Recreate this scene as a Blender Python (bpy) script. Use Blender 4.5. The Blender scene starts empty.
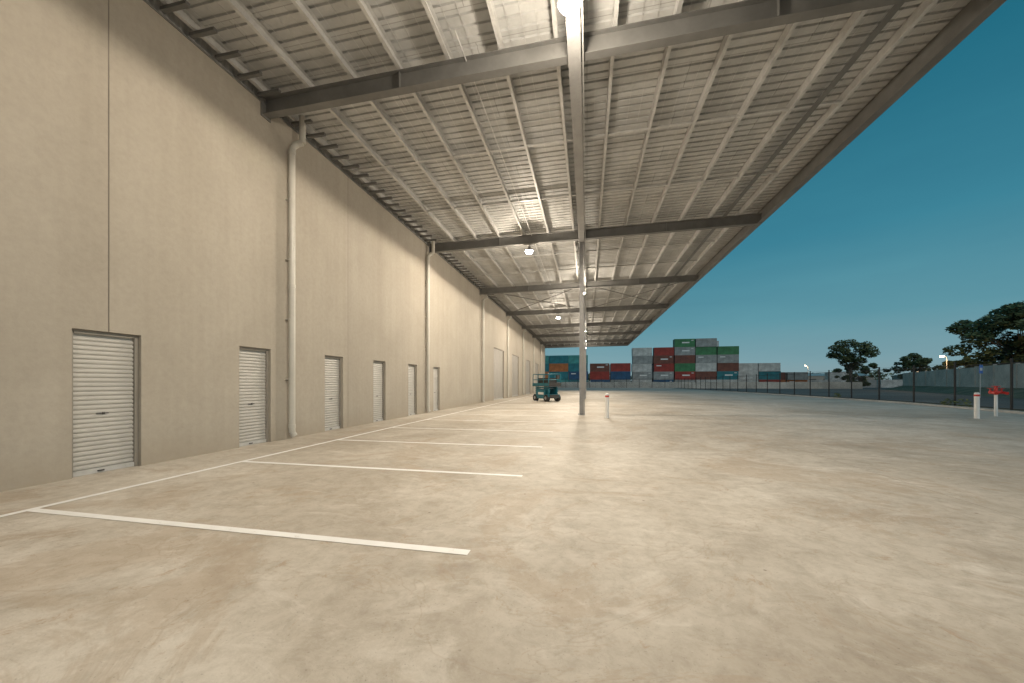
import bpy, math, random
from mathutils import Vector, Matrix
random.seed(7)
S=bpy.context.scene
COL=S.collection

def lin(r,g,b):
    def f(c):
        c/=255.0
        return c/12.92 if c<=0.04045 else ((c+0.055)/1.055)**2.4
    return (f(r),f(g),f(b),1.0)

# ------------------------------------------------------------ materials
def newmat(name):
    m=bpy.data.materials.new(name); m.use_nodes=True
    nt=m.node_tree; b=nt.nodes['Principled BSDF']
    return m,nt,b
def noise(nt,vec,scale,detail=4,rough=0.55,dist=0.0):
    n=nt.nodes.new('ShaderNodeTexNoise')
    n.inputs['Scale'].default_value=scale; n.inputs['Detail'].default_value=detail
    n.inputs['Roughness'].default_value=rough; n.inputs['Distortion'].default_value=dist
    if vec is not None: nt.links.new(vec,n.inputs['Vector'])
    return n.outputs['Fac']
def ramp(nt,fac,stops):
    r=nt.nodes.new('ShaderNodeValToRGB')
    e=r.color_ramp.elements
    while len(e)<len(stops): e.new(0.5)
    for i,(p,c) in enumerate(stops):
        e[i].position=p
        e[i].color=c if len(c)==4 else (*c,1)
    nt.links.new(fac,r.inputs['Fac'])
    return r.outputs['Color']
def mix(nt,fac,a,b,mode='MIX'):
    m=nt.nodes.new('ShaderNodeMix'); m.data_type='RGBA'; m.blend_type=mode
    def put(sock,v):
        if isinstance(v,(tuple,list)): sock.default_value=v if len(v)==4 else (*v,1)
        elif isinstance(v,(int,float)): sock.default_value=v
        else: nt.links.new(v,sock)
    put(m.inputs[0],fac); put(m.inputs[6],a); put(m.inputs[7],b)
    return m.outputs[2]
def mapping(nt,scale=(1,1,1),coord='Object'):
    tc=nt.nodes.new('ShaderNodeTexCoord'); mp=nt.nodes.new('ShaderNodeMapping')
    mp.inputs['Scale'].default_value=scale
    nt.links.new(tc.outputs[coord],mp.inputs['Vector'])
    return mp.outputs['Vector']
def bump(nt,b,h,strength=0.2,dist=0.01):
    n=nt.nodes.new('ShaderNodeBump'); n.inputs['Strength'].default_value=strength
    n.inputs['Distance'].default_value=dist
    nt.links.new(h,n.inputs['Height']); nt.links.new(n.outputs['Normal'],b.inputs['Normal'])
def paint(name,col,rough=0.5,metal=0.0,var=0.25,scale=2.0,dirt=(0.12,0.10,0.08),dirtamt=0.25):
    m,nt,b=newmat(name)
    v=mapping(nt)
    n1=noise(nt,v,scale,3,0.6)
    n2=noise(nt,v,scale*7,3,0.7)
    f=ramp(nt,n1,[(0.35,(1-var,)*3),(0.7,(1,1,1))])
    c=mix(nt,1.0,(*col,1),f,'MULTIPLY')
    d=ramp(nt,n2,[(0.55,(0,0,0)),(0.8,(dirtamt,)*3)])
    c=mix(nt,d,c,(*dirt,1))
    nt.links.new(c,b.inputs['Base Color'])
    b.inputs['Roughness'].default_value=rough; b.inputs['Metallic'].default_value=metal
    return m

def concrete_floor():
    m,nt,b=newmat('slab_concrete')
    v=mapping(nt)
    big=noise(nt,v,0.17,4,0.6,0.6)
    mid=noise(nt,v,0.7,7,0.68,0.7)
    fine=noise(nt,v,5.0,6,0.78,0.3)
    c=ramp(nt,mid,[(0.30,(0.43,0.385,0.325)),(0.50,(0.53,0.49,0.43)),(0.72,(0.61,0.57,0.51))])
    f=ramp(nt,big,[(0.36,(0.76,0.735,0.70)),(0.56,(1,1,1))])
    c=mix(nt,1.0,c,f,'MULTIPLY')
    ff=ramp(nt,fine,[(0.30,(0.76,0.745,0.72)),(0.58,(1,1,1))])
    c=mix(nt,1.0,c,ff,'MULTIPLY')
    st=noise(nt,v,0.45,8,0.76,0.9)
    sf=ramp(nt,st,[(0.52,(0,0,0)),(0.56,(0.34,)*3),(0.72,(0.55,)*3)])
    c=mix(nt,sf,c,(0.355,0.275,0.195,1))
    st2=noise(nt,v,2.6,7,0.8,0.6)
    sf2=ramp(nt,st2,[(0.59,(0,0,0)),(0.66,(0.5,)*3)])
    c=mix(nt,sf2,c,(0.33,0.225,0.14,1))
    v2=mapping(nt,(0.6,1.2,1))
    sw=noise(nt,v2,1.4,7,0.74,1.2)
    sw=ramp(nt,sw,[(0.54,(0,0,0)),(0.64,(0.30,)*3),(0.75,(0.45,)*3)])
    c=mix(nt,sw,c,(0.69,0.655,0.60,1))
    v3=mapping(nt,(0.8,1.0,1))
    hl=noise(nt,v3,0.5,5,0.6,1.6)
    hl=ramp(nt,hl,[(0.490,(0,0,0)),(0.500,(0.30,)*3),(0.506,(0,0,0))])
    c=mix(nt,hl,c,(0.32,0.25,0.18,1))
    sp=noise(nt,v,45,2,0.6)
    spf=ramp(nt,sp,[(0.26,(0.72,)*3),(0.36,(1,1,1))])
    c=mix(nt,1.0,c,spf,'MULTIPLY')
    vo=nt.nodes.new('ShaderNodeTexVoronoi'); vo.inputs['Scale'].default_value=1.9
    nt.links.new(v,vo.inputs['Vector'])
    dot=ramp(nt,vo.outputs['Distance'],[(0.0,(0.7,)*3),(0.022,(0.6,)*3),(0.035,(0,0,0))])
    c=mix(nt,dot,c,(0.12,0.09,0.07,1))
    nt.links.new(c,b.inputs['Base Color'])
    r=ramp(nt,mid,[(0.3,(0.56,)*3),(0.7,(0.78,)*3)])
    nt.links.new(r,b.inputs['Roughness'])
    b.inputs['Specular IOR Level'].default_value=0.35
    bump(nt,b,fine,0.45,0.008)
    return m
def wall_mat():
    m,nt,b=newmat('painted_precast_wall')
    v=mapping(nt)
    sx=nt.nodes.new('ShaderNodeSeparateXYZ'); nt.links.new(v,sx.inputs[0])
    a=nt.nodes.new('ShaderNodeMath'); a.operation='SUBTRACT'; a.inputs[1].default_value=4.66
    nt.links.new(sx.outputs['Y'],a.inputs[0])
    d=nt.nodes.new('ShaderNodeMath'); d.operation='DIVIDE'; d.inputs[1].default_value=6.29; nt.links.new(a.outputs[0],d.inputs[0])
    fl=nt.nodes.new('ShaderNodeMath'); fl.operation='FLOOR'; nt.links.new(d.outputs[0],fl.inputs[0])
    wn=nt.nodes.new('ShaderNodeTexWhiteNoise'); wn.noise_dimensions='1D'; nt.links.new(fl.outputs[0],wn.inputs['W'])
    tint=ramp(nt,wn.outputs['Value'],[(0,(0.93,0.93,0.935)),(1,(1,1,1))])
    n1=noise(nt,v,0.5,6,0.6,0.5)
    c=ramp(nt,n1,[(0.3,(0.380,0.343,0.288)),(0.7,(0.440,0.400,0.340))])
    c=mix(nt,1.0,c,tint,'MULTIPLY')
    vs=mapping(nt,(1,3.0,0.12)); st=noise(nt,vs,1.2,5,0.6)
    sf=ramp(nt,st,[(0.3,(0.94,0.935,0.925)),(0.6,(1,1,1))])
    c=mix(nt,1.0,c,sf,'MULTIPLY')
    n2=noise(nt,v,9,6,0.7)
    pf=ramp(nt,n2,[(0.3,(0.91,)*3),(0.6,(1,1,1))])
    c=mix(nt,1.0,c,pf,'MULTIPLY')
    mz=nt.nodes.new('ShaderNodeMapRange'); mz.inputs['From Min'].default_value=0.0; mz.inputs['From Max'].default_value=0.55
    mz.inputs['To Min'].default_value=1; mz.inputs['To Max'].default_value=0
    nt.links.new(sx.outputs['Z'],mz.inputs['Value'])
    n3=noise(nt,v,2.5,5,0.7)
    mm=nt.nodes.new('ShaderNodeMath'); mm.operation='MULTIPLY'; nt.links.new(mz.outputs[0],mm.inputs[0]); nt.links.new(n3,mm.inputs[1])
    c=mix(nt,mm.outputs[0],c,(0.34,0.29,0.225,1))
    nt.links.new(c,b.inputs['Base Color']); b.inputs['Roughness'].default_value=0.8
    b.inputs['Specular IOR Level'].default_value=0.25
    bump(nt,b,noise(nt,v,28,4,0.7),0.4,0.005)
    return m
def roof_mat():
    m,nt,b=newmat('roof_sheet_underside')
    v=mapping(nt)
    br=nt.nodes.new('ShaderNodeTexBrick')
    br.inputs['Scale'].default_value=1.0; br.inputs['Mortar Size'].default_value=0.010
    br.inputs['Brick Width'].default_value=4.74; br.inputs['Row Height'].default_value=0.76
    br.inputs['Color1'].default_value=(0.57,0.57,0.56,1); br.inputs['Color2'].default_value=(0.49,0.49,0.48,1)
    br.inputs['Mortar'].default_value=(0.36,0.355,0.34,1)
    nt.links.new(v,br.inputs['Vector'])
    n=noise(nt,v,1.5,5,0.65)
    f=ramp(nt,n,[(0.3,(0.78,)*3),(0.65,(1,1,1))])
    c=mix(nt,1.0,br.outputs['Color'],f,'MULTIPLY')
    nt.links.new(c,b.inputs['Base Color'])
    b.inputs['Roughness'].default_value=0.6; b.inputs['Metallic'].default_value=0.1
    bump(nt,b,noise(nt,v,6,4,0.6),0.5,0.025)
    return m
M={}
M['slab']=concrete_floor()
M['wall']=wall_mat()
M['roof']=roof_mat()
M['galv']=paint('galvanised_steel',(0.62,0.615,0.60),0.45,0.25,0.22,3)
M['steel']=paint('grey_painted_steel',(0.18,0.178,0.17),0.5,0.1,0.25,2)
M['steel_lt']=paint('light_grey_steel',(0.34,0.335,0.33),0.45,0.1,0.2,2)
M['dark']=paint('dark_steel',(0.05,0.047,0.045),0.6,0.1,0.2,3)
M['gap']=paint('sealant_joint',(0.19,0.165,0.14),0.8,0,0.1,3)
M['shutter']=paint('shutter_cream',(0.50,0.485,0.455),0.4,0.05,0.10,1.5,dirtamt=0.12)
M['bigdoor']=paint('large_shutter_beige',(0.36,0.335,0.30),0.5,0.05,0.10,1.5,dirtamt=0.12)
M['trim']=paint('shutter_frame',(0.30,0.275,0.24),0.5,0.05,0.15,2)
M['pvc']=paint('downpipe_cream',(0.52,0.50,0.45),0.38,0,0.12,2,dirtamt=0.12)
M['black']=paint('black_rubber',(0.02,0.02,0.02),0.7,0,0.2,4)
M['white']=paint('white_paint',(0.78,0.77,0.75),0.5,0,0.12,2,dirtamt=0.15)
M['red']=paint('red_paint',(0.55,0.03,0.02),0.4,0,0.2,3)
M['teal']=paint('teal_machine_paint',(0.012,0.15,0.20),0.4,0,0.2,3)
M['kerb']=paint('kerb_concrete',(0.45,0.44,0.42),0.8,0,0.3,1.5)
M['pre']=paint('precast_barrier',(0.56,0.53,0.48),0.8,0,0.35,0.5,dirt=(0.25,0.21,0.16),dirtamt=0.5)
M['blue']=paint('sign_blue',(0.02,0.16,0.60),0.4,0,0.1,3)
M['bark']=paint('bark',(0.13,0.10,0.075),0.9,0,0.4,3)
M['foundry']=paint('building_beige',(0.36,0.33,0.29),0.8,0,0.2,0.3)
m,nt,b=newmat('line_marking_paint'); v=mapping(nt)
w=noise(nt,v,9,7,0.75,0.3); w2=noise(nt,v,0.9,3,0.5)
c=ramp(nt,w,[(0.30,(0.62,0.59,0.54)),(0.42,(0.88,0.88,0.87))])
f=ramp(nt,w2,[(0.3,(0.88,)*3),(0.7,(1,1,1))]); c=mix(nt,1.0,c,f,'MULTIPLY')
nt.links.new(c,b.inputs['Base Color']); b.inputs['Roughness'].default_value=0.55; M['line']=m
m,nt,b=newmat('asphalt_ground'); v=mapping(nt)
c=ramp(nt,noise(nt,v,0.08,6,0.65,0.5),[(0.35,(0.10,0.098,0.093)),(0.65,(0.19,0.18,0.165))])
f=ramp(nt,noise(nt,v,6,4,0.7),[(0.3,(0.75,)*3),(0.7,(1,1,1))]); c=mix(nt,1.0,c,f,'MULTIPLY')
nt.links.new(c,b.inputs['Base Color']); b.inputs['Roughness'].default_value=0.85; M['ground']=m
m,nt,b=newmat('verge_grass'); v=mapping(nt)
c=ramp(nt,noise(nt,v,0.5,7,0.7),[(0.35,(0.10,0.10,0.05)),(0.6,(0.24,0.21,0.14))])
nt.links.new(c,b.inputs['Base Color']); b.inputs['Roughness'].default_value=0.95; M['verge']=m
m,nt,b=newmat('chain_link_mesh')
sx=nt.nodes.new('ShaderNodeSeparateXYZ')
tc=nt.nodes.new('ShaderNodeUVMap'); nt.links.new(tc.outputs['UV'],sx.inputs[0])
def math2(op,a,b2):
    n=nt.nodes.new('ShaderNodeMath'); n.operation=op
    for i,x in enumerate((a,b2)):
        if isinstance(x,(int,float)): n.inputs[i].default_value=x
        elif x is not None: nt.links.new(x,n.inputs[i])
    return n.outputs[0]
p=math2('ADD',sx.outputs['X'],sx.outputs['Y']); q=math2('SUBTRACT',sx.outputs['X'],sx.outputs['Y'])
def wire(x):
    s=math2('MULTIPLY',x,12.0); fr=math2('FRACT',s,None); return math2('LESS_THAN',fr,0.07)
a=math2('MAXIMUM',wire(p),wire(q))
b.inputs['Base Color'].default_value=(0.03,0.03,0.03,1); b.inputs['Roughness'].default_value=0.5
nt.links.new(a,b.inputs['Alpha']); M['mesh']=m
def foliage(name,c0,c1):
    m,nt,b=newmat(name)
    oi=nt.nodes.new('ShaderNodeNewGeometry')
    c=ramp(nt,oi.outputs['Random Per Island'],[(0,c0),(1,c1)])
    nt.links.new(c,b.inputs['Base Color']); b.inputs['Roughness'].default_value=0.7
    return m
M['leaf']=foliage('foliage',(0.05,0.065,0.025),(0.16,0.18,0.07))
def emis(name,col,st):
    m,nt,b=newmat(name); b.inputs['Base Color'].default_value=(0.8,0.8,0.8,1)
    b.inputs['Emission Color'].default_value=(*col,1); b.inputs['Emission Strength'].default_value=st; return m
M['lamp']=emis('lamp_lens',(1,0.98,0.95),110)
M['lampfar']=emis('street_lamp_lens',(1,0.74,0.42),60)

# ------------------------------------------------------------ mesh builder
class MB:
    def __init__(s): s.v=[];s.f=[];s.m=[]
    def quad(s,a,b,c,d,m=0):
        i=len(s.v); s.v+= [a,b,c,d]; s.f.append((i,i+1,i+2,i+3)); s.m.append(m)
    def box(s,x0,x1,y0,y1,z0,z1,m=0):
        i=len(s.v)
        s.v+=[(x0,y0,z0),(x1,y0,z0),(x1,y1,z0),(x0,y1,z0),(x0,y0,z1),(x1,y0,z1),(x1,y1,z1),(x0,y1,z1)]
        for f in ((0,3,2,1),(4,5,6,7),(0,1,5,4),(1,2,6,5),(2,3,7,6),(3,0,4,7)):
            s.f.append(tuple(i+k for k in f)); s.m.append(m)
    def obox(s,p0,p1,w,h,m=0,up=(0,0,1)):
        p0=Vector(p0);p1=Vector(p1);d=(p1-p0).normalized();u=Vector(up)
        r=d.cross(u)
        if r.length<1e-4: r=Vector((1,0,0))
        r.normalize(); u=r.cross(d)
        i=len(s.v)
        for p in (p0,p1):
            for a,b in ((-1,-1),(1,-1),(1,1),(-1,1)):
                s.v.append(tuple(p+r*a*w/2+u*b*h/2))
        for f in ((0,1,2,3),(7,6,5,4),(0,4,5,1),(1,5,6,2),(2,6,7,3),(3,7,4,0)):
            s.f.append(tuple(i+k for k in f)); s.m.append(m)
    def cyl(s,p0,p1,r0,r1=None,n=12,m=0,cap=True):
        if r1 is None: r1=r0
        p0=Vector(p0);p1=Vector(p1);d=(p1-p0).normalized()
        a=Vector((0,0,1)) if abs(d.z)<0.9 else Vector((1,0,0))
        r=d.cross(a).normalized();u=r.cross(d)
        i=len(s.v)
        for p,rr in ((p0,r0),(p1,r1)):
            for k in range(n):
                t=2*math.pi*k/n
                s.v.append(tuple(p+r*math.cos(t)*rr+u*math.sin(t)*rr))
        for k in range(n):
            k2=(k+1)%n
            s.f.append((i+k,i+k2,i+n+k2,i+n+k)); s.m.append(m)
        if cap:
            s.f.append(tuple(i+k for k in range(n))[::-1]); s.m.append(m)
            s.f.append(tuple(i+n+k for k in range(n))); s.m.append(m)
    def tube(s,pts,r,n=12,m=0):
        for a,b in zip(pts[:-1],pts[1:]): s.cyl(a,b,r,r,n,m)
    def mesh(s,name,mats,smooth=False):
        me=bpy.data.meshes.new(name); me.from_pydata([tuple(x) for x in s.v],[],s.f)
        for x in mats: me.materials.append(M[x])
        me.polygons.foreach_set('material_index',s.m)
        if smooth: me.polygons.foreach_set('use_smooth',[True]*len(s.f))
        me.update(); return me
    def obj(s,name,mats,parent=None,smooth=False,loc=None,bev=0):
        o=bpy.data.objects.new(name,s.mesh(name,mats,smooth)); COL.objects.link(o)
        if parent: o.parent=parent
        if loc: o.location=loc
        if bev:
            b=o.modifiers.new('bevel','BEVEL'); b.width=bev; b.segments=2; b.limit_method='ANGLE'
        return o
def empty(name,loc=(0,0,0),rot=0):
    o=bpy.data.objects.new(name,None); COL.objects.link(o); o.location=loc; o.rotation_euler=(0,0,rot); o.empty_display_size=0.3
    return o

# ------------------------------------------------------------ constants
WX=-7.9; Y0=-14.0; Y1=70.0; WT=8.48; EX=7.35
def rz(x): return 8.18+(x-WX)*0.010     # rafter underside
RAFT=[-10.2,-1.3,7.72,17.5,26.5,35.5,44.5,53.5,62.5,69.9]

# ------------------------------------------------------------ ground
g=MB(); g.quad((-1500,-600,-0.03),(1500,-600,-0.03),(1500,2500,-0.03),(-1500,2500,-0.03)); g.obj('ground',['ground'])
KERB=[(13.5,-14),(17.2,10),(19.6,18),(21.3,25),(22.8,33),(23.6,51),(23.6,108),(-20,108)]
me=bpy.data.meshes.new('concrete_slab')
poly=[(-8.3,-14)]+KERB+[(-20,70.3),(-8.3,70.3)]
me.from_pydata([(x,y,0.0) for x,y in poly],[],[tuple(range(len(poly)))]); me.materials.append(M['slab'])
o=bpy.data.objects.new('concrete_pavement',me); COL.objects.link(o)
j=MB()
for x in (4.7,10.8): j.box(x-0.003,x+0.003,-14 if x<10 else 10,108,-0.01,0.0015)
for y in [10.1+9.0*k for k in range(10)]:
    j.box(-7.85,16.5 if y<12 else 19.2 if y<20 else 21.5 if y<30 else 22.7,y-0.003,y+0.003,-0.01,0.0012)
M['sawcut']=paint('sawcut_joint',(0.38,0.34,0.29),0.9,0,0.2,3)
j.obj('expansion_joint',['sawcut'])
LX=-6.45
def line(x0,x1,y0,y1):
    l=MB(); l.quad((x0,y0,0.004),(x1,y0,0.004),(x1,y1,0.004),(x0,y1,0.004)); l.obj('parking_line',['line'])
line(LX-0.05,LX+0.05,-8,46)
y=3.08-2.71*3
while y<45:
    line(LX+0.053,-1.02,y-0.05,y+0.05); y+=2.71
k=MB(); kp=KERB
for a,b2 in zip(kp[:-1],kp[1:]):
    k.obox((a[0],a[1],0.045),(b2[0],b2[1],0.045),0.18,0.15)
k.obj('kerb',['kerb'])
g=MB()
vg=[(14.4,-14,),(18.0,10),(20.4,18),(22.1,25),(23.6,33),(24.4,51),(24.4,108)]
for a,b2 in zip(vg[:-1],vg[1:]):
    g.quad((a[0]-0.8,a[1],0.03),(a[0]+1.6,a[1],0.03),(b2[0]+1.6,b2[1],0.03),(b2[0]-0.8,b2[1],0.03))
g.obj('verge',['verge'])

# ------------------------------------------------------------ warehouse
W=empty('warehouse_building')
DH=2.36
doors=[(4.21,5.12),(7.02,7.88),(9.84,10.70),(12.45,13.30),(15.20,16.05),(17.95,18.80),(-4.0,-3.1),(-1.2,-0.3),(1.4,2.3)]
big=[(30.6,34.6,4.6),(38.5,42.5,4.6),(47.5,51.5,4.6),(56.5,60.5,4.6)]
joints=[4.66-6.29*k for k in range(1,3)]+[4.66,10.95,23.1,29.3,36.6,45.0,54.0,63.0]
jw=0.009
br=set([Y0,Y1])
for a,b2 in doors: br|={a,b2}
for a,b2,h in big: br|={a,b2}
for x in joints: br|={x-jw,x+jw}
ys=sorted(br); zs=[0,DH,4.6,WT]
w=MB()
def indoor(ym,zm):
    for a,b2 in doors:
        if a<ym<b2 and zm<DH: return True
    for a,b2,h in big:
        if a<ym<b2 and zm<h: return True
    return False
def opening(ym,zm):
    if indoor(ym,zm): return True
    for x in joints:
        if x-jw<ym<x+jw: return True
    return False
vi={}
def gv(y,z):
    if (y,z) not in vi: vi[(y,z)]=len(w.v); w.v.append((WX,y,z))
    return vi[(y,z)]
for ya,yb in zip(ys[:-1],ys[1:]):
    for za,zb in zip(zs[:-1],zs[1:]):
        if not opening((ya+yb)/2,(za+zb)/2):
            w.f.append((gv(ya,za),gv(yb,za),gv(yb,zb),gv(ya,zb))); w.m.append(0)
D=0.16
for (a,b2,h) in [(a,b2,DH) for a,b2 in doors]+big:
    w.quad((WX,a,0),(WX,a,h),(WX-D,a,h),(WX-D,a,0)); w.quad((WX,b2,0),(WX-D,b2,0),(WX-D,b2,h),(WX,b2,h))
    w.quad((WX,a,h),(WX,b2,h),(WX-D,b2,h),(WX-D,a,h))
w.quad((WX,Y0,WT),(WX,Y1,WT),(WX-0.2,Y1,WT),(WX-0.2,Y0,WT))
w.obj('wall',['wall'],W)
s=MB()
for x in joints:
    z0=0.0
    for a,b2 in doors:
        if a<x<b2: z0=DH+0.005
    s.box(WX-0.02,WX-0.005,x-jw*1.2,x+jw*1.2,z0,WT-0.01)
s.obj('panel_joint',['gap'],W)
bd=MB(); bd.box(-48,WX-D-0.01,Y0,Y1-0.01,0,WT-0.05); bd.box(-48,WX-D+0.02,Y1-0.25,Y1,0,WT-0.02); bd.obj('building_body',['foundry'],W)
bd=MB(); bd.box(-48,WX-0.25,Y0-0.2,Y1+0.2,9.0,9.08); bd.obj('main_roof',['galv'],W)

def shutter(a,b2,h,handle=True):
    s=MB(); x=WX-0.115
    pitch=0.075; n=int((h-0.14)/pitch)
    prof=[]
    for i in range(n):
        z0=0.08+i*pitch
        prof+=[(x-0.012,z0),(x-0.010,z0+0.006),(x+0.006,z0+0.020),(x+0.010,z0+pitch*0.5),(x+0.006,z0+pitch-0.018),(x-0.010,z0+pitch-0.006)]
    prof.append((x-0.012,h))
    base=len(s.v)
    for (px,pz) in prof: s.v+=[(px,a+0.045,pz),(px,b2-0.045,pz)]
    for i in range(len(prof)-1):
        q=base+2*i; s.f.append((q,q+1,q+3,q+2)); s.m.append(0)
    s.box(x-0.02,x+0.03,a+0.05,b2-0.05,0.004,0.08,1)
    for yy in (a,b2-0.055): s.box(x-0.03,x+0.045,yy+0.002,yy+0.053,0.003,h-0.003,2)
    s.box(x-0.03,x+0.05,a+0.056,b2-0.056,h-0.06,h-0.004,2)
    if handle:
        m=(a+b2)/2
        s.box(x+0.011,x+0.022,m-0.11,m+0.05,0.985,1.0,3)
        s.box(x+0.011,x+0.026,m-0.03,m-0.0,0.975,1.008,3)
        s.box(x+0.03,x+0.05,m-0.10,m-0.02,0.03,0.05,3)
    s.obj('roller_door',['shutter' if handle else 'bigdoor','galv','trim','dark'],W)
for a,b2 in doors: shutter(a,b2,DH)
for a,b2,h in big: shutter(a,b2,h,False)

for y in (8.42,17.0,26.9,35.9,44.9,53.9,62.9,-0.6):
    s=MB(); px=WX+0.13; r=0.08
    s.tube([(px,y,0.30),(px,y,7.75)],r,16)
    s.tube([(px,y,7.72),(px+0.02,y+0.02,7.86),(px+0.10,y+0.08,7.96),(px+0.22,y+0.12,8.0)],r,16)
    s.cyl((px+0.22,y+0.12,7.99),(px+0.22,y+0.12,8.70),r,r,16)
    s.tube([(px,y,0.32),(px,y+0.01,0.16),(px+0.04,y+0.05,0.07)],r,16)
    for z in (0.34,4.1,7.68): s.cyl((px,y,z-0.05),(px,y,z+0.05),r+0.010,r+0.010,16)
    for z in (1.6,3.2,4.8,6.4): s.box(WX+0.002,px+0.02,y-0.095,y+0.095,z-0.014,z+0.014,0)
    s.obj('downpipe',['pvc','galv'],W,smooth=False,bev=0.004)

# ------------------------------------------------------------ canopy
s=MB(); prof=[]; y=Y0
while y<Y1:
    prof+=[(y,0),(y+0.17,0),(y+0.18,0.045),(y+0.23,0.045),(y+0.24,0)]
    y+=0.25
X0=WX-0.3; X1=EX+0.25
for (yy,zz) in prof: s.v+=[(X0,yy,rz(X0)+0.66+zz),(X1,yy,rz(X1)+0.66+zz)]
for i in range(len(prof)-1):
    s.f.append((2*i,2*i+1,2*i+3,2*i+2)); s.m.append(0)
s.obj('canopy_roof',['roof'],W)
s=MB()
def ibeam_x(s,y,x0,x1,d,bw,off=0.0,m=0,t=0.018):
    for (z0,z1,hw) in ((0,t,bw/2),(t+0.0005,d-t-0.0005,0.007),(d-t,d,bw/2)):
        i=len(s.v)
        for x in (x0,x1):
            zb=rz(x)+off
            s.v+=[(x,y-hw,zb+z0),(x,y+hw,zb+z0),(x,y+hw,zb+z1),(x,y-hw,zb+z1)]
        for f in ((0,1,2,3),(7,6,5,4),(0,4,5,1),(1,5,6,2),(2,6,7,3),(3,7,4,0)):
            s.f.append(tuple(i+k for k in f)); s.m.append(m)
for y in RAFT:
    ibeam_x(s,y,WX+0.03,EX-0.02,0.42,0.20)
    s.box(WX+0.003,WX+0.028,y-0.14,y+0.14,rz(WX)-0.06,rz(WX)+0.26,0)
    for x in (-4.2,-0.25,3.5):
        s.box(x-0.006,x+0.006,y-0.09,y+0.09,rz(x)+0.02,rz(x)+0.40,0)
s.obj('rafter',['steel'],W)
PX=[WX+0.12+1.185*i for i in range(13)]
s=MB()
for x in PX:
    zb=rz(x)+0.425; h=0.225
    s.box(x-0.0015,x+0.0015,Y0,Y1,zb+0.003,zb+h-0.003)
    s.box(x,x+0.075,Y0,Y1,zb,zb+0.0028); s.box(x,x+0.075,Y0,Y1,zb+h-0.003,zb+h)
    s.box(x+0.0722,x+0.075,Y0,Y1,zb+0.003,zb+0.022)
    for y in RAFT:
        s.box(x-0.012,x-0.004,y-0.07,y+0.07,zb-0.003,zb+0.20)
        s.box(x-0.0035,x+0.081,y-0.75,y+0.75,zb-0.0035,zb-0.0006)
s.obj('purlin',['galv'],W)
s=MB()
for a,b2 in zip(RAFT[:-1],RAFT[1:]):
    for t in (1/3.,2/3.):
        y=a+(b2-a)*t
        s.obox((PX[0],y,rz(PX[0])+0.46),(PX[-1],y,rz(PX[-1])+0.46),0.07,0.012,0)
        s.obox((PX[0],y+0.035,rz(PX[0])+0.50),(PX[-1],y+0.035,rz(PX[-1])+0.50),0.004,0.09,0)
        for x in PX: s.box(x-0.04,x+0.02,y-0.06,y+0.06,rz(x)+0.440,rz(x)+0.444)
x=WX+0.3
while x<EX:
    s.obox((x,Y0,rz(x)+0.651),(x,Y1,rz(x)+0.651),0.008,0.006); x+=0.3
s.obj('purlin_bridging',['galv'],W)
s=MB()
for i in (4,6):
    ya,yb=RAFT[i],RAFT[i+1]
    for xa,xb in ((WX+0.3,-0.3),(-0.2,EX-0.3)):
        s.cyl((xa,ya,rz(xa)+0.30),(xb,yb,rz(xb)+0.30),0.03,n=8); s.cyl((xb,ya,rz(xb)+0.23),(xa,yb,rz(xa)+0.23),0.03,n=8)
s.obj('roof_bracing',['steel'],W)
s=MB()
for y in RAFT:
    for x in PX[1:-1:2]:
        s.obox((x+0.03,y+0.55,rz(x)+0.43),(x+0.03,y+0.03,rz(x)+0.06),0.04,0.006)
s.obj('fly_brace',['galv'],W)
BX=-0.25
s=MB(); zb=8.13
for (z0,z1,hw) in ((0,0.02,0.13),(0.0205,0.449,0.008),(0.45,0.47,0.13)):
    s.box(BX-hw,BX+hw,Y0,Y1-0.1,zb+z0,zb+z1)
for y in RAFT: 
    for dx in (-1,1): s.box(BX+dx*0.065-0.055,BX+dx*0.065+0.055,y-0.006,y+0.006,zb+0.021,zb+0.448)
s.obj('spine_beam',['steel_lt'],W)
s=MB(); s.cyl((BX+0.17,Y0,8.20),(BX+0.17,Y1-0.2,8.20),0.018,n=8); s.cyl((-2.62,7.0,rz(-2.6)+0.40),(-2.62,Y1-0.3,rz(-2.6)+0.40),0.016,n=8)
s.obj('electrical_conduit',['galv'],W)
for y in (35.5,53.5,17.5):
    s=MB()
    s.box(BX-0.10,BX-0.088,y-0.1,y+0.1,0.02,8.10); s.box(BX+0.088,BX+0.10,y-0.1,y+0.1,0.02,8.10)
    s.box(BX-0.0875,BX+0.0875,y-0.005,y+0.005,0.02,8.10)
    s.box(BX-0.17,BX+0.17,y-0.17,y+0.17,0.004,0.02); s.box(BX-0.14,BX+0.14,y-0.14,y+0.14,8.10,8.129)
    for dx in (-1,1):
        for dy in (-1,1): s.cyl((BX+dx*0.14,y+dy*0.14,0.02),(BX+dx*0.14,y+dy*0.14,0.07),0.014,n=6)
    s.cyl((BX+0.13,y-0.05,0.03),(BX+0.13,y-0.05,8.08),0.02,n=8)
    s.obj('column',['steel_lt'],W)
s=MB(); y=Y0; prof=[]
while y<Y1: prof+=[(y,0),(y+0.03,0.02),(y+0.06,0.02),(y+0.09,0)]; y+=0.12
for yy,dx in prof: s.v+=[(WX-0.12+dx,yy,WT-0.02),(WX-0.12+dx,yy,rz(WX)+0.655)]
for i in range(len(prof)-1): s.f.append((2*i,2*i+1,2*i+3,2*i+2)); s.m.append(1)
y=Y0+0.2
while y<Y1:
    if min(abs(y-r) for r in RAFT)>0.2:
        s.box(WX+0.01,WX+0.62,y-0.04,y+0.04,rz(WX)+0.35,rz(WX)+0.42,0)
    y+=0.52
s.box(WX+0.003,WX+0.02,Y0,Y1,rz(WX)+0.27,rz(WX)+0.31,2)
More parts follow.
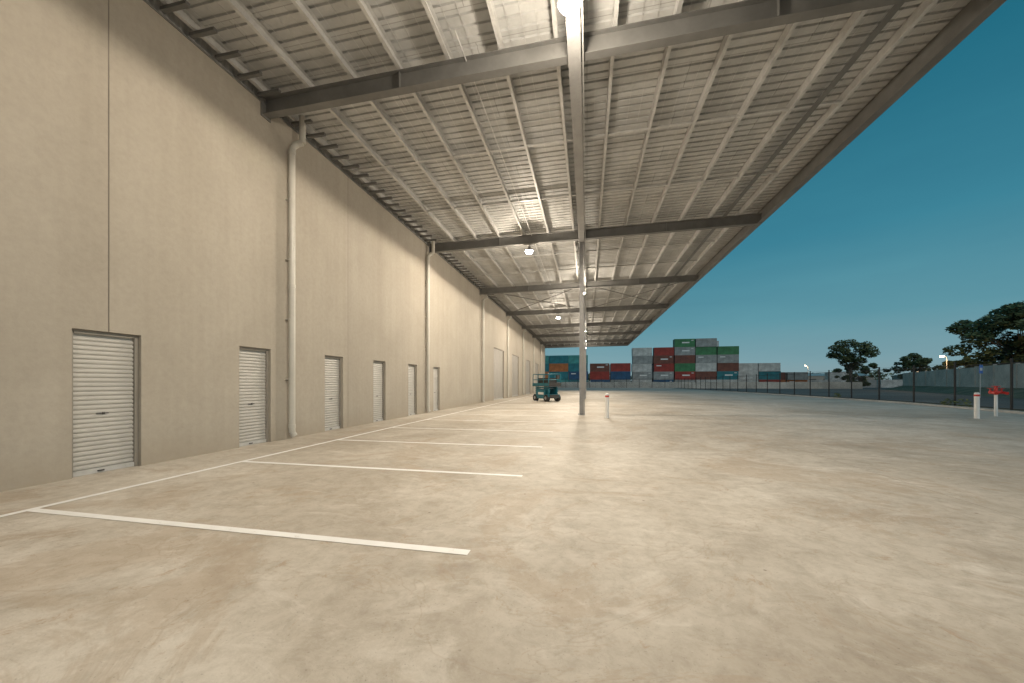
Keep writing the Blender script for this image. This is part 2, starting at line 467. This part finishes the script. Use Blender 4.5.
s.obj('wall_flashing',['steel','galv','steel'],W)
s=MB(); z=rz(EX)
s.box(EX,EX+0.012,Y0,Y1,z+0.02,z+0.64,0); s.box(EX-0.20,EX-0.001,Y0,Y1,z+0.02,z+0.034,0)
s.box(EX+0.013,EX+0.26,Y0,Y1,z+0.40,z+0.412,1); s.box(EX+0.26,EX+0.272,Y0,Y1,z+0.40,z+0.70,1)
s.box(EX-1.6,EX-1.45,Y0,Y1,z+0.38,z+0.392,0) 
s.box(X0,X1,Y1+0.002,Y1+0.02,z+0.15,z+0.74,1)
s.obj('fascia_gutter',['steel','steel'],W)

# ------------------------------------------------------------ flood lights
def flood(x,y,z=8.02,power=1250):
    e=empty('flood_light',(x,y,z))
    s=MB()
    s.cyl((0,0,0.02),(0,0,0.14),0.20,0.08,20,0); s.cyl((0,0,0.14),(0,0,0.24),0.06,0.06,12,0)
    s.cyl((0,0,0.24),(0,0,0.45),0.012,0.012,8,0)
    s.cyl((0,0,-0.07),(0,0,0.019),0.13,0.185,20,1)
    s.obj('housing',['steel','lamp'],e)
    for nm,kind,p in (('lamp_beam','SPOT',power),('lamp_spill','POINT',power*0.30)):
        L=bpy.data.lights.new(nm,kind); L.energy=p; L.color=(1.0,0.87,0.695)
        L.shadow_soft_size=0.12
        if kind=='SPOT': L.spot_size=math.radians(179.5); L.spot_blend=0.08
        lo=bpy.data.objects.new(nm,L); COL.objects.link(lo); lo.parent=e; lo.location=(0,0,-0.22)
for (x,y,z,p) in [(-0.3,-4.5,7.85,700),(-0.29,6.22,7.88,1450),(-2.7,17.2,7.76,1450),(-0.3,25.8,7.72,1500),(-2.7,35.2,7.76,1350),(-0.3,44.5,7.72,1250),(-0.3,55,7.72,1250),(-0.3,66,7.72,1250)]:
    flood(x,y,z,p)

# ------------------------------------------------------------ bollards, hydrant
def bollard(x,y,h=1.05,band=True):
    s=MB(); s.cyl((0,0,0),(0,0,h-0.03),0.08,n=20); s.cyl((0,0,h-0.03),(0,0,h),0.08,0.05,20)
    if band: s.cyl((0,0,h-0.16),(0,0,h-0.08),0.083,n=20,m=1)
    s.cyl((0,0,0),(0,0,0.012),0.13,n=20,m=2)
    s.obj('bollard',['white','red','kerb'],loc=(x,y,0.003))
bollard(0.84,16.1); bollard(16.0,18.9,1.1)
e=empty('fire_hydrant',(18.05,20.5,0))
s=MB()
s.cyl((0,0,0),(0,0,1.0),0.055,n=14,m=1)
s.cyl((-0.22,0,1.08),(0.22,0,1.08),0.075,n=14,m=0); s.cyl((0,0,0.98),(0,0,1.34),0.075,0.05,14,0)
s.cyl((0,0,1.34),(0,0,1.37),0.14,n=16,m=0)
for x in (-0.2,0.2): s.cyl((x,-0.02,1.08),(x,-0.24,1.04),0.055,0.065,14,0); s.cyl((x,0.0,1.1),(x,0,1.24),0.025,n=8,m=0); s.cyl((x,0,1.24),(x,0,1.26),0.09,n=14,m=0)
s.obj('standpipe',['red','white'],e)

# ------------------------------------------------------------ scissor lift
e=empty('scissor_lift',(-3.3,30.3,0.0),math.radians(40)); e.scale=(1.0,1.0,0.93)
s=MB()
s.box(-0.55,0.55,-1.1,1.1,0.28,0.62,0)
s.box(-0.62,-0.552,-0.65,0.65,0.25,1.0,0); s.box(0.552,0.62,-0.65,0.65,0.25,1.0,0)
s.box(-0.45,0.45,-1.18,-1.102,0.30,0.60,1)
for sx_ in (-0.628,0.6205): s.box(sx_,sx_+0.0075,-0.5,0.3,0.6,0.8,2)
s.obj('chassis',['teal','dark','white'],e,bev=0.02)
s=MB()
for x in (-0.52,0.52):
    for y in (-0.82,0.82):
        s.cyl((x-0.13,y,0.30),(x+0.13,y,0.30),0.30,n=24); s.cyl((x-0.135,y,0.30),(x+0.135,y,0.30),0.14,n=16,m=1)
s.obj('wheels',['black','steel_lt'],e,bev=0.01)
s=MB()
for i in range(4):
    z=0.68+i*0.16
    for x in (-0.42,0.42):
        s.obox((x,-1.0,z),(x,1.0,z+0.09),0.05,0.10,0)
        s.obox((x*0.85,1.0,z),(x*0.85,-1.0,z+0.09),0.05,0.10,0)
    s.cyl((-0.44,0,z+0.045),(0.44,0,z+0.045),0.03,n=8)
s.obj('scissor_arms',['teal'],e)
s=MB()
s.box(-0.60,0.60,-1.2,1.2,1.32,1.42,0); s.box(-0.60,0.60,-1.225,-1.205,1.425,1.62,1)
s.box(0.61,0.625,-1.2,1.2,1.34,1.60,2); s.box(-0.625,-0.61,-1.2,1.2,1.34,1.60,2)
for x in (-0.58,0.58):
    for y in (-1.17,-0.4,0.4,1.17): s.cyl((x,y,1.42),(x,y,2.40),0.03,n=8,m=2)
    for z in (1.9,2.38): s.cyl((x,-1.17,z),(x,1.17,z),0.03,n=8,m=2)
for y in (-1.17,1.17):
    for z in (1.9,2.38): s.cyl((-0.58,y,z),(0.58,y,z),0.03,n=8,m=2)
s.box(0.25,0.50,-1.16,-0.95,1.95,2.3,3); s.box(-0.4,0.4,-0.9,0.7,1.425,2.05,3)
s.obj('platform',['dark','dark','teal','dark'],e)

# ------------------------------------------------------------ containers
CC={'teal':(0.02,0.22,0.26),'blue':(0.02,0.10,0.22),'red':(0.40,0.045,0.03),'brown':(0.22,0.07,0.045),'green':(0.06,0.25,0.10),
 'white':(0.68,0.67,0.64),'grey':(0.38,0.39,0.38),'orange':(0.58,0.18,0.05),'sea':(0.07,0.36,0.34)}
CM={}
def cont_mesh(c,logo):
    key=c+str(logo)
    if key in CM: return CM[key]
    if 'c_'+c not in M: M['c_'+c]=paint('container_'+c,CC[c],0.55,0.0,0.40,0.8,dirt=(0.16,0.09,0.05),dirtamt=0.5)
    s=MB(); L=6.06;Wd=2.44;H=2.59
    for x in (0,L-0.12):
        for y in (0,Wd-0.12): s.box(x,x+0.12,y,y+0.12,0,H)
    for y in (0,Wd-0.08):
        s.box(0.12,L-0.12,y,y+0.08,0,0.16); s.box(0.12,L-0.12,y,y+0.08,H-0.12,H)
    for x in (0,L-0.08):
        s.box(x,x+0.08,0.12,Wd-0.12,0,0.16); s.box(x,x+0.08,0.12,Wd-0.12,H-0.12,H)
    def corr(y,sg):
        x=0.12;P=[]
        while x<L-0.13:
            for dx,dy in ((0,0.02),(0.07,0.02),(0.14,0.065),(0.21,0.065)):
                if x+dx<L-0.12: P.append((x+dx,y+sg*dy))
            x+=0.28
        P.append((L-0.12,y+sg*0.02)); b0=len(s.v)
        for a,b2 in P: s.v+=[(a,b2,0.16),(a,b2,H-0.12)]
        for i in range(len(P)-1): q=b0+2*i; s.f.append((q,q+2,q+3,q+1)); s.m.append(0)
    corr(0,1); corr(Wd,-1)
    s.box(0.081,L-0.081,0.081,Wd-0.081,H-0.06,H-0.03)
    for x,sg in ((0.05,-1),(L-0.05,1)):
        s.quad((x,0.12,0.16),(x,Wd-0.12,0.16),(x,Wd-0.12,H-0.12),(x,0.12,H-0.12))
        for y in (0.45,0.95,1.5,2.0): s.cyl((x+sg*0.03,y,0.1),(x+sg*0.03,y,H-0.1),0.02,n=6,m=1)
    if logo==1: s.box(0.7,2.2,0.008,0.016,1.75,2.05,2)
    if logo==2:
        s.box(2.2,4.4,0.008,0.016,1.2,1.6,2); s.box(4.9,5.6,0.008,0.016,2.0,2.2,2)
    CM[key]=s.mesh('container_'+key,['c_'+c,'steel_lt','white'])
    return CM[key]
def cont(x,y,tier,c,rot=0.0):
    lg=random.choice((0,0,0,1,2)) if c not in('white',) else 0
    o=bpy.data.objects.new('shipping_container',cont_mesh(c,lg)); COL.objects.link(o)
    o.location=(x,y,tier*2.6-0.03); o.rotation_euler=(0,0,rot)
def stack(x,y,cols,rot=0.0):
    for i,c in enumerate(cols): cont(x+random.uniform(-.12,.12),y+random.uniform(-.15,.15),i,c,rot)
YS=125
stack(14.6,YS,['white','grey','white','grey','white'])
stack(21.2,YS,['blue','grey','red','brown','red'])
stack(27.5,YS,['grey','red','green','brown','grey','green'])
stack(33.8,YS,['white','brown','white','grey','green','grey'])
stack(40.1,YS,['white','teal','brown','grey','green'])
stack(46.6,YS+3,['white','white','white'])
stack(53.0,YS+3,['red','teal','white'])
stack(24.4,YS+8,['grey']*4+['brown']); stack(30.7,YS+8,['grey']*5+['white']); stack(37.0,YS+8,['grey','teal','brown','white','teal','white'])
stack(18,YS+9,['red','brown','grey','blue'])
for i,x in enumerate([-30.6,-24.4,-18.2,-12.0,-5.8]):
    stack(x,118,[['teal','sea','teal','teal'],['blue','teal','sea','teal'],['teal','orange','teal','sea'],['sea','teal','orange','teal'],['teal','blue','teal','sea']][i])
stack(1.0,120,['blue','red','brown']); stack(7.3,120,['grey','blue','red'])
stack(-12,128,['grey','white','teal','blue']); stack(4,129,['orange','grey','white'])
stack(60,140,['orange','brown']); stack(66.5,140,['orange','grey']); stack(73,141,['white']); stack(80,142,['white','white']); stack(88,143,['grey']); stack(96,144,['white'])

s=MB()
for i in range(44):
    x=-40+i*2.5
    s.box(x,x+2.46,111.0,111.2,-0.03,1.75+0.03*(i%3))
s.obj('precast_barrier_wall',['pre'])

# ------------------------------------------------------------ fence
FP=[(15.2,-14),(18.8,10),(21.0,18),(22.7,25),(24.1,33),(25.0,51),(25.0,109.5),(-20,109.5)]
s=MB(); mm=MB(); FH=2.6; uvs=[]; run=0
for a,b2 in zip(FP[:-1],FP[1:]):
    a=Vector((a[0],a[1],0)); b2=Vector((b2[0],b2[1],0)); L=(b2-a).length; n=max(1,round(L/3.4)); d=(b2-a)/n
    for i in range(n):
        p=a+d*i; s.cyl((p.x,p.y,-0.03),(p.x,p.y,FH+0.25),0.055,n=8)
        q=p+d
        for z in (FH,0.08): s.cyl((p.x,p.y,z),(q.x,q.y,z),0.025,n=6)
        s.cyl((p.x,p.y,FH+0.16),(q.x,q.y,FH+0.16),0.006,n=4)
        mm.quad((p.x,p.y,0.05),(q.x,q.y,0.05),(q.x,q.y,FH),(p.x,p.y,FH))
        u=run; run+=d.length; uvs+=[(u,0),(run,0),(run,FH),(u,FH)]
F=empty('chain_link_fence')
s.obj('posts_and_rails',['black'],F)
o=mm.obj('wire_mesh',['mesh'],F)
uvl=o.data.uv_layers.new(name='UVMap')
for i,u in enumerate(uvs): uvl.data[i].uv=u

# boundary wall on a low battered bank
s=MB(); a=Vector((31,16,0)); b2=Vector((71,100,0)); n=16; d=(b2-a)/n
for i in range(n):
    p=a+d*i; q=a+d*(i+0.985); h=3.7+0.04*((i*7)%3)
    s.obox((p.x,p.y,h/2),(q.x,q.y,h/2),0.18,h,0)
    s.obox((p.x-.02,p.y,h/2+.06),(p.x+d.x*0.025,p.y+d.y*0.025,h/2+.06),0.3,h+0.12,0)
s.obj('precast_boundary_wall',['pre'])
s=MB(); nrm=Vector((d.y,-d.x,0)).normalized()*-1
for i in range(n):
    p=a+d*i; q=a+d*(i+1)
    s.quad((p.x,p.y,0.95),(q.x,q.y,0.95),(q.x+nrm.x*3.2,q.y+nrm.y*3.2,-0.02),(p.x+nrm.x*3.2,p.y+nrm.y*3.2,-0.02))
s.obj('grass_bank',['verge'])
e=empty('traffic_sign',(40.5,47.5,0),math.radians(35))
s=MB(); s.cyl((0,0,-0.03),(0,0,3.5),0.04,n=8,m=1); s.box(-0.45,0.45,-0.06,-0.045,2.5,3.4,0); s.box(-0.3,0.3,-0.066,-0.061,2.8,3.1,2)
s.obj('sign_panel',['blue','galv','white'],e)
def slamp(x,y,h=7.0,lit=True):
    e=empty('street_lamp',(x,y,0)); s=MB()
    s.cyl((0,0,-0.03),(0,0,h),0.11,0.06,10,0); s.tube([(0,0,h-0.02),(-0.5,-0.3,h+0.25),(-1.2,-0.7,h+0.3)],0.04,8,0)
    s.box(-1.6,-1.0,-0.85,-0.6,h+0.24,h+0.38,0); s.box(-1.55,-1.05,-0.82,-0.63,h+0.08,h+0.235,1)
    s.obj('pole_and_head',['steel','lampfar'],e)
    L=bpy.data.lights.new('lamp','POINT'); L.energy=1500; L.color=(1,0.66,0.36); L.shadow_soft_size=0.2
    lo=bpy.data.objects.new('lamp',L); COL.objects.link(lo); lo.parent=e; lo.location=(-1.3,-0.75,h-0.1)
slamp(67.3,85,6.4); slamp(96,185,9); slamp(60,170,9)

# ------------------------------------------------------------ trees
def leafcards(mb,c,rad,n,size,flat=0.8):
    for _ in range(n):
        while True:
            d=Vector((random.uniform(-1,1),random.uniform(-1,1),random.uniform(-1,1)))
            if 0.05<d.length<1: break
        d=d.normalized()*(d.length**0.6)
        p=c+Vector((d.x*rad,d.y*rad,d.z*rad*flat))
        a=Vector((random.gauss(0,1),random.gauss(0,1),random.gauss(0,1))).normalized()
        b=a.orthogonal().normalized(); sz=size*random.uniform(0.5,1.3)
        a=a*sz; b=b*sz*0.55
        mb.quad(tuple(p-a),tuple(p-b),tuple(p+a),tuple(p+b),1)
def tree(name,x,y,h,w,clumps,lp,size,trunk=0.35,low=0.4,seed=1):
    random.seed(seed)
    mb=MB(); base=Vector((0,0,-0.1)); top=Vector((random.uniform(-.5,.5),random.uniform(-.5,.5),h*0.42))
    mb.cyl(base,top*0.5,trunk,trunk*0.8,10,0); mb.cyl(top*0.5,top,trunk*0.8,trunk*0.6,10,0)
    for i in range(clumps):
        t=random.uniform(0,2*math.pi); r=w*0.5*math.sqrt(random.uniform(0.02,1))
        zf=random.uniform(low,1.0)
        env=math.sqrt(max(0.08,1-((zf-0.62)/0.44)**2))
        r*=env
        c=Vector((math.cos(t)*r,math.sin(t)*r,h*zf*0.93))
        mid=top.lerp(c,0.5)+Vector((0,0,-0.04*h))
        if i%2==0:
            mb.cyl(top*random.uniform(0.7,1),mid,trunk*0.3,trunk*0.14,6,0,False); mb.cyl(mid,c,trunk*0.14,trunk*0.04,5,0,False)
        cr=h*random.uniform(0.065,0.135)
        leafcards(mb,c,cr,int(lp*(cr/(0.1*h))**2),size,0.65)
    return mb.obj(name,['bark','leaf'],loc=(x,y,0))
tree('gum_tree',83.5,90,17.5,18,95,170,0.44,0.5,0.18,3)
tree('gum_tree',97,88,17,17,70,160,0.44,0.45,0.2,5)
tree('gum_tree',71,116.7,13.5,9.5,34,140,0.36,0.3,0.45,8)
tree('gum_tree',88.6,120,9.8,8.5,34,140,0.34,0.3,0.2,9)
tree('gum_tree',80,128,7.5,12,38,140,0.34,0.3,0.15,10)
tree('gum_tree',76,92,6.5,8,34,140,0.34,0.25,0.15,13)
random.seed(11); mb=MB()
for i in range(300):
    x=random.uniform(-60,330); y=random.uniform(235,260); hh=3.8+2.4*math.sin(x*0.05)+1.6*math.sin(x*0.13+1)+random.uniform(-1,2.0)
    leafcards(mb,Vector((x,y,max(1.5,hh*0.8))),random.uniform(2.2,4),40,0.9,0.8)
mb.obj('distant_trees',['bark','leaf'])
def shed(x,y,w,d,h,mat):
    e=empty('industrial_shed',(x,y,0)); s=MB(); s.box(0,w,0,d,-0.03,h,0)
    i=len(s.v); s.v+=[(-.3,-.3,h+.002),(w+.3,-.3,h+.002),(w+.3,d+.3,h+.002),(-.3,d+.3,h+.002),(-.3,d/2,h+1.4),(w+.3,d/2,h+1.4)]
    for f in ((0,1,5,4),(2,3,4,5),(0,4,3),(1,2,5)): s.f.append(tuple(i+k for k in f)); s.m.append(1)
    for k in range(int(w//6)): s.box(1+k*6,4+k*6,-0.05,-0.005,0,h*0.7,2)
    s.obj('shed_shell',[mat,'galv','dark'],e)
shed(100,205,34,20,5,'foundry'); shed(60,200,26,18,5.5,'white'); shed(150,200,30,18,5,'foundry')
random.seed(21); mb=MB()
for (x,y,r) in ((22.6,27.5,0.35),(23.0,29.0,0.28),(24.3,42,0.3),(19.7,15.4,0.25)):
    leafcards(mb,Vector((x,y,0.25)),r,90,0.09,0.9)
mb.obj('weeds',['bark','leaf'])

# ------------------------------------------------------------ world
wd=bpy.data.worlds.new('World'); S.world=wd; wd.use_nodes=True; nt=wd.node_tree
bg=nt.nodes['Background']
tc=nt.nodes.new('ShaderNodeTexCoord'); sx=nt.nodes.new('ShaderNodeSeparateXYZ'); nt.links.new(tc.outputs['Generated'],sx.inputs[0])
col=ramp(nt,sx.outputs['Z'],[(0.0,lin(146,166,169)),(0.05,lin(124,160,169)),(0.14,lin(90,147,162)),(0.30,lin(56,130,151)),(0.52,lin(27,105,127)),(1.0,lin(15,80,102))])
mp=nt.nodes.new('ShaderNodeMapping'); mp.inputs['Scale'].default_value=(1,1,5); nt.links.new(tc.outputs['Generated'],mp.inputs['Vector'])
cl=ramp(nt,noise(nt,mp.outputs[0],1.6,5,0.55,0.4),[(0.35,(0.90,0.93,0.95)),(0.7,(1.06,1.04,1.03))])
col=mix(nt,1.0,col,cl,'MULTIPLY')
sky=nt.nodes.new('ShaderNodeTexSky'); sky.sky_type='NISHITA'; sky.sun_disc=False
sky.sun_elevation=math.radians(-2); sky.sun_rotation=math.radians(200)
sk=mix(nt,1.0,sky.outputs['Color'],(0.05,0.05,0.05,1),'MULTIPLY')
col=mix(nt,1.0,col,sk,'ADD')
nt.links.new(col,bg.inputs['Color']); bg.inputs['Strength'].default_value=1.0
L=bpy.data.lights.new('soft_fill_sun','SUN'); L.energy=0.75; L.angle=math.radians(50); L.color=(1.0,0.94,0.87)  # added soft fill light, brightens the yard and containers and evens the wall
lo=bpy.data.objects.new('soft_fill_sun',L); COL.objects.link(lo)
d=Vector((-0.45,0.80,-0.50)); lo.rotation_euler=d.to_track_quat('-Z','Y').to_euler(); lo.location=(20,-20,30)

# ------------------------------------------------------------ camera
cd=bpy.data.cameras.new('camera'); cam=bpy.data.objects.new('camera',cd); COL.objects.link(cam)
cam.location=(0,0,1.5); th=math.atan(75/365.0)
cam.rotation_euler=(math.radians(90),0,th)
cd.sensor_width=36; cd.sensor_fit='HORIZONTAL'; cd.lens=36*365/1024.0
cd.shift_x=0; cd.shift_y=41.5/1024.0; cd.clip_start=0.05; cd.clip_end=4000
S.camera=cam
S.view_settings.view_transform='Standard'; S.view_settings.look='None'; S.view_settings.exposure=0; S.view_settings.gamma=1
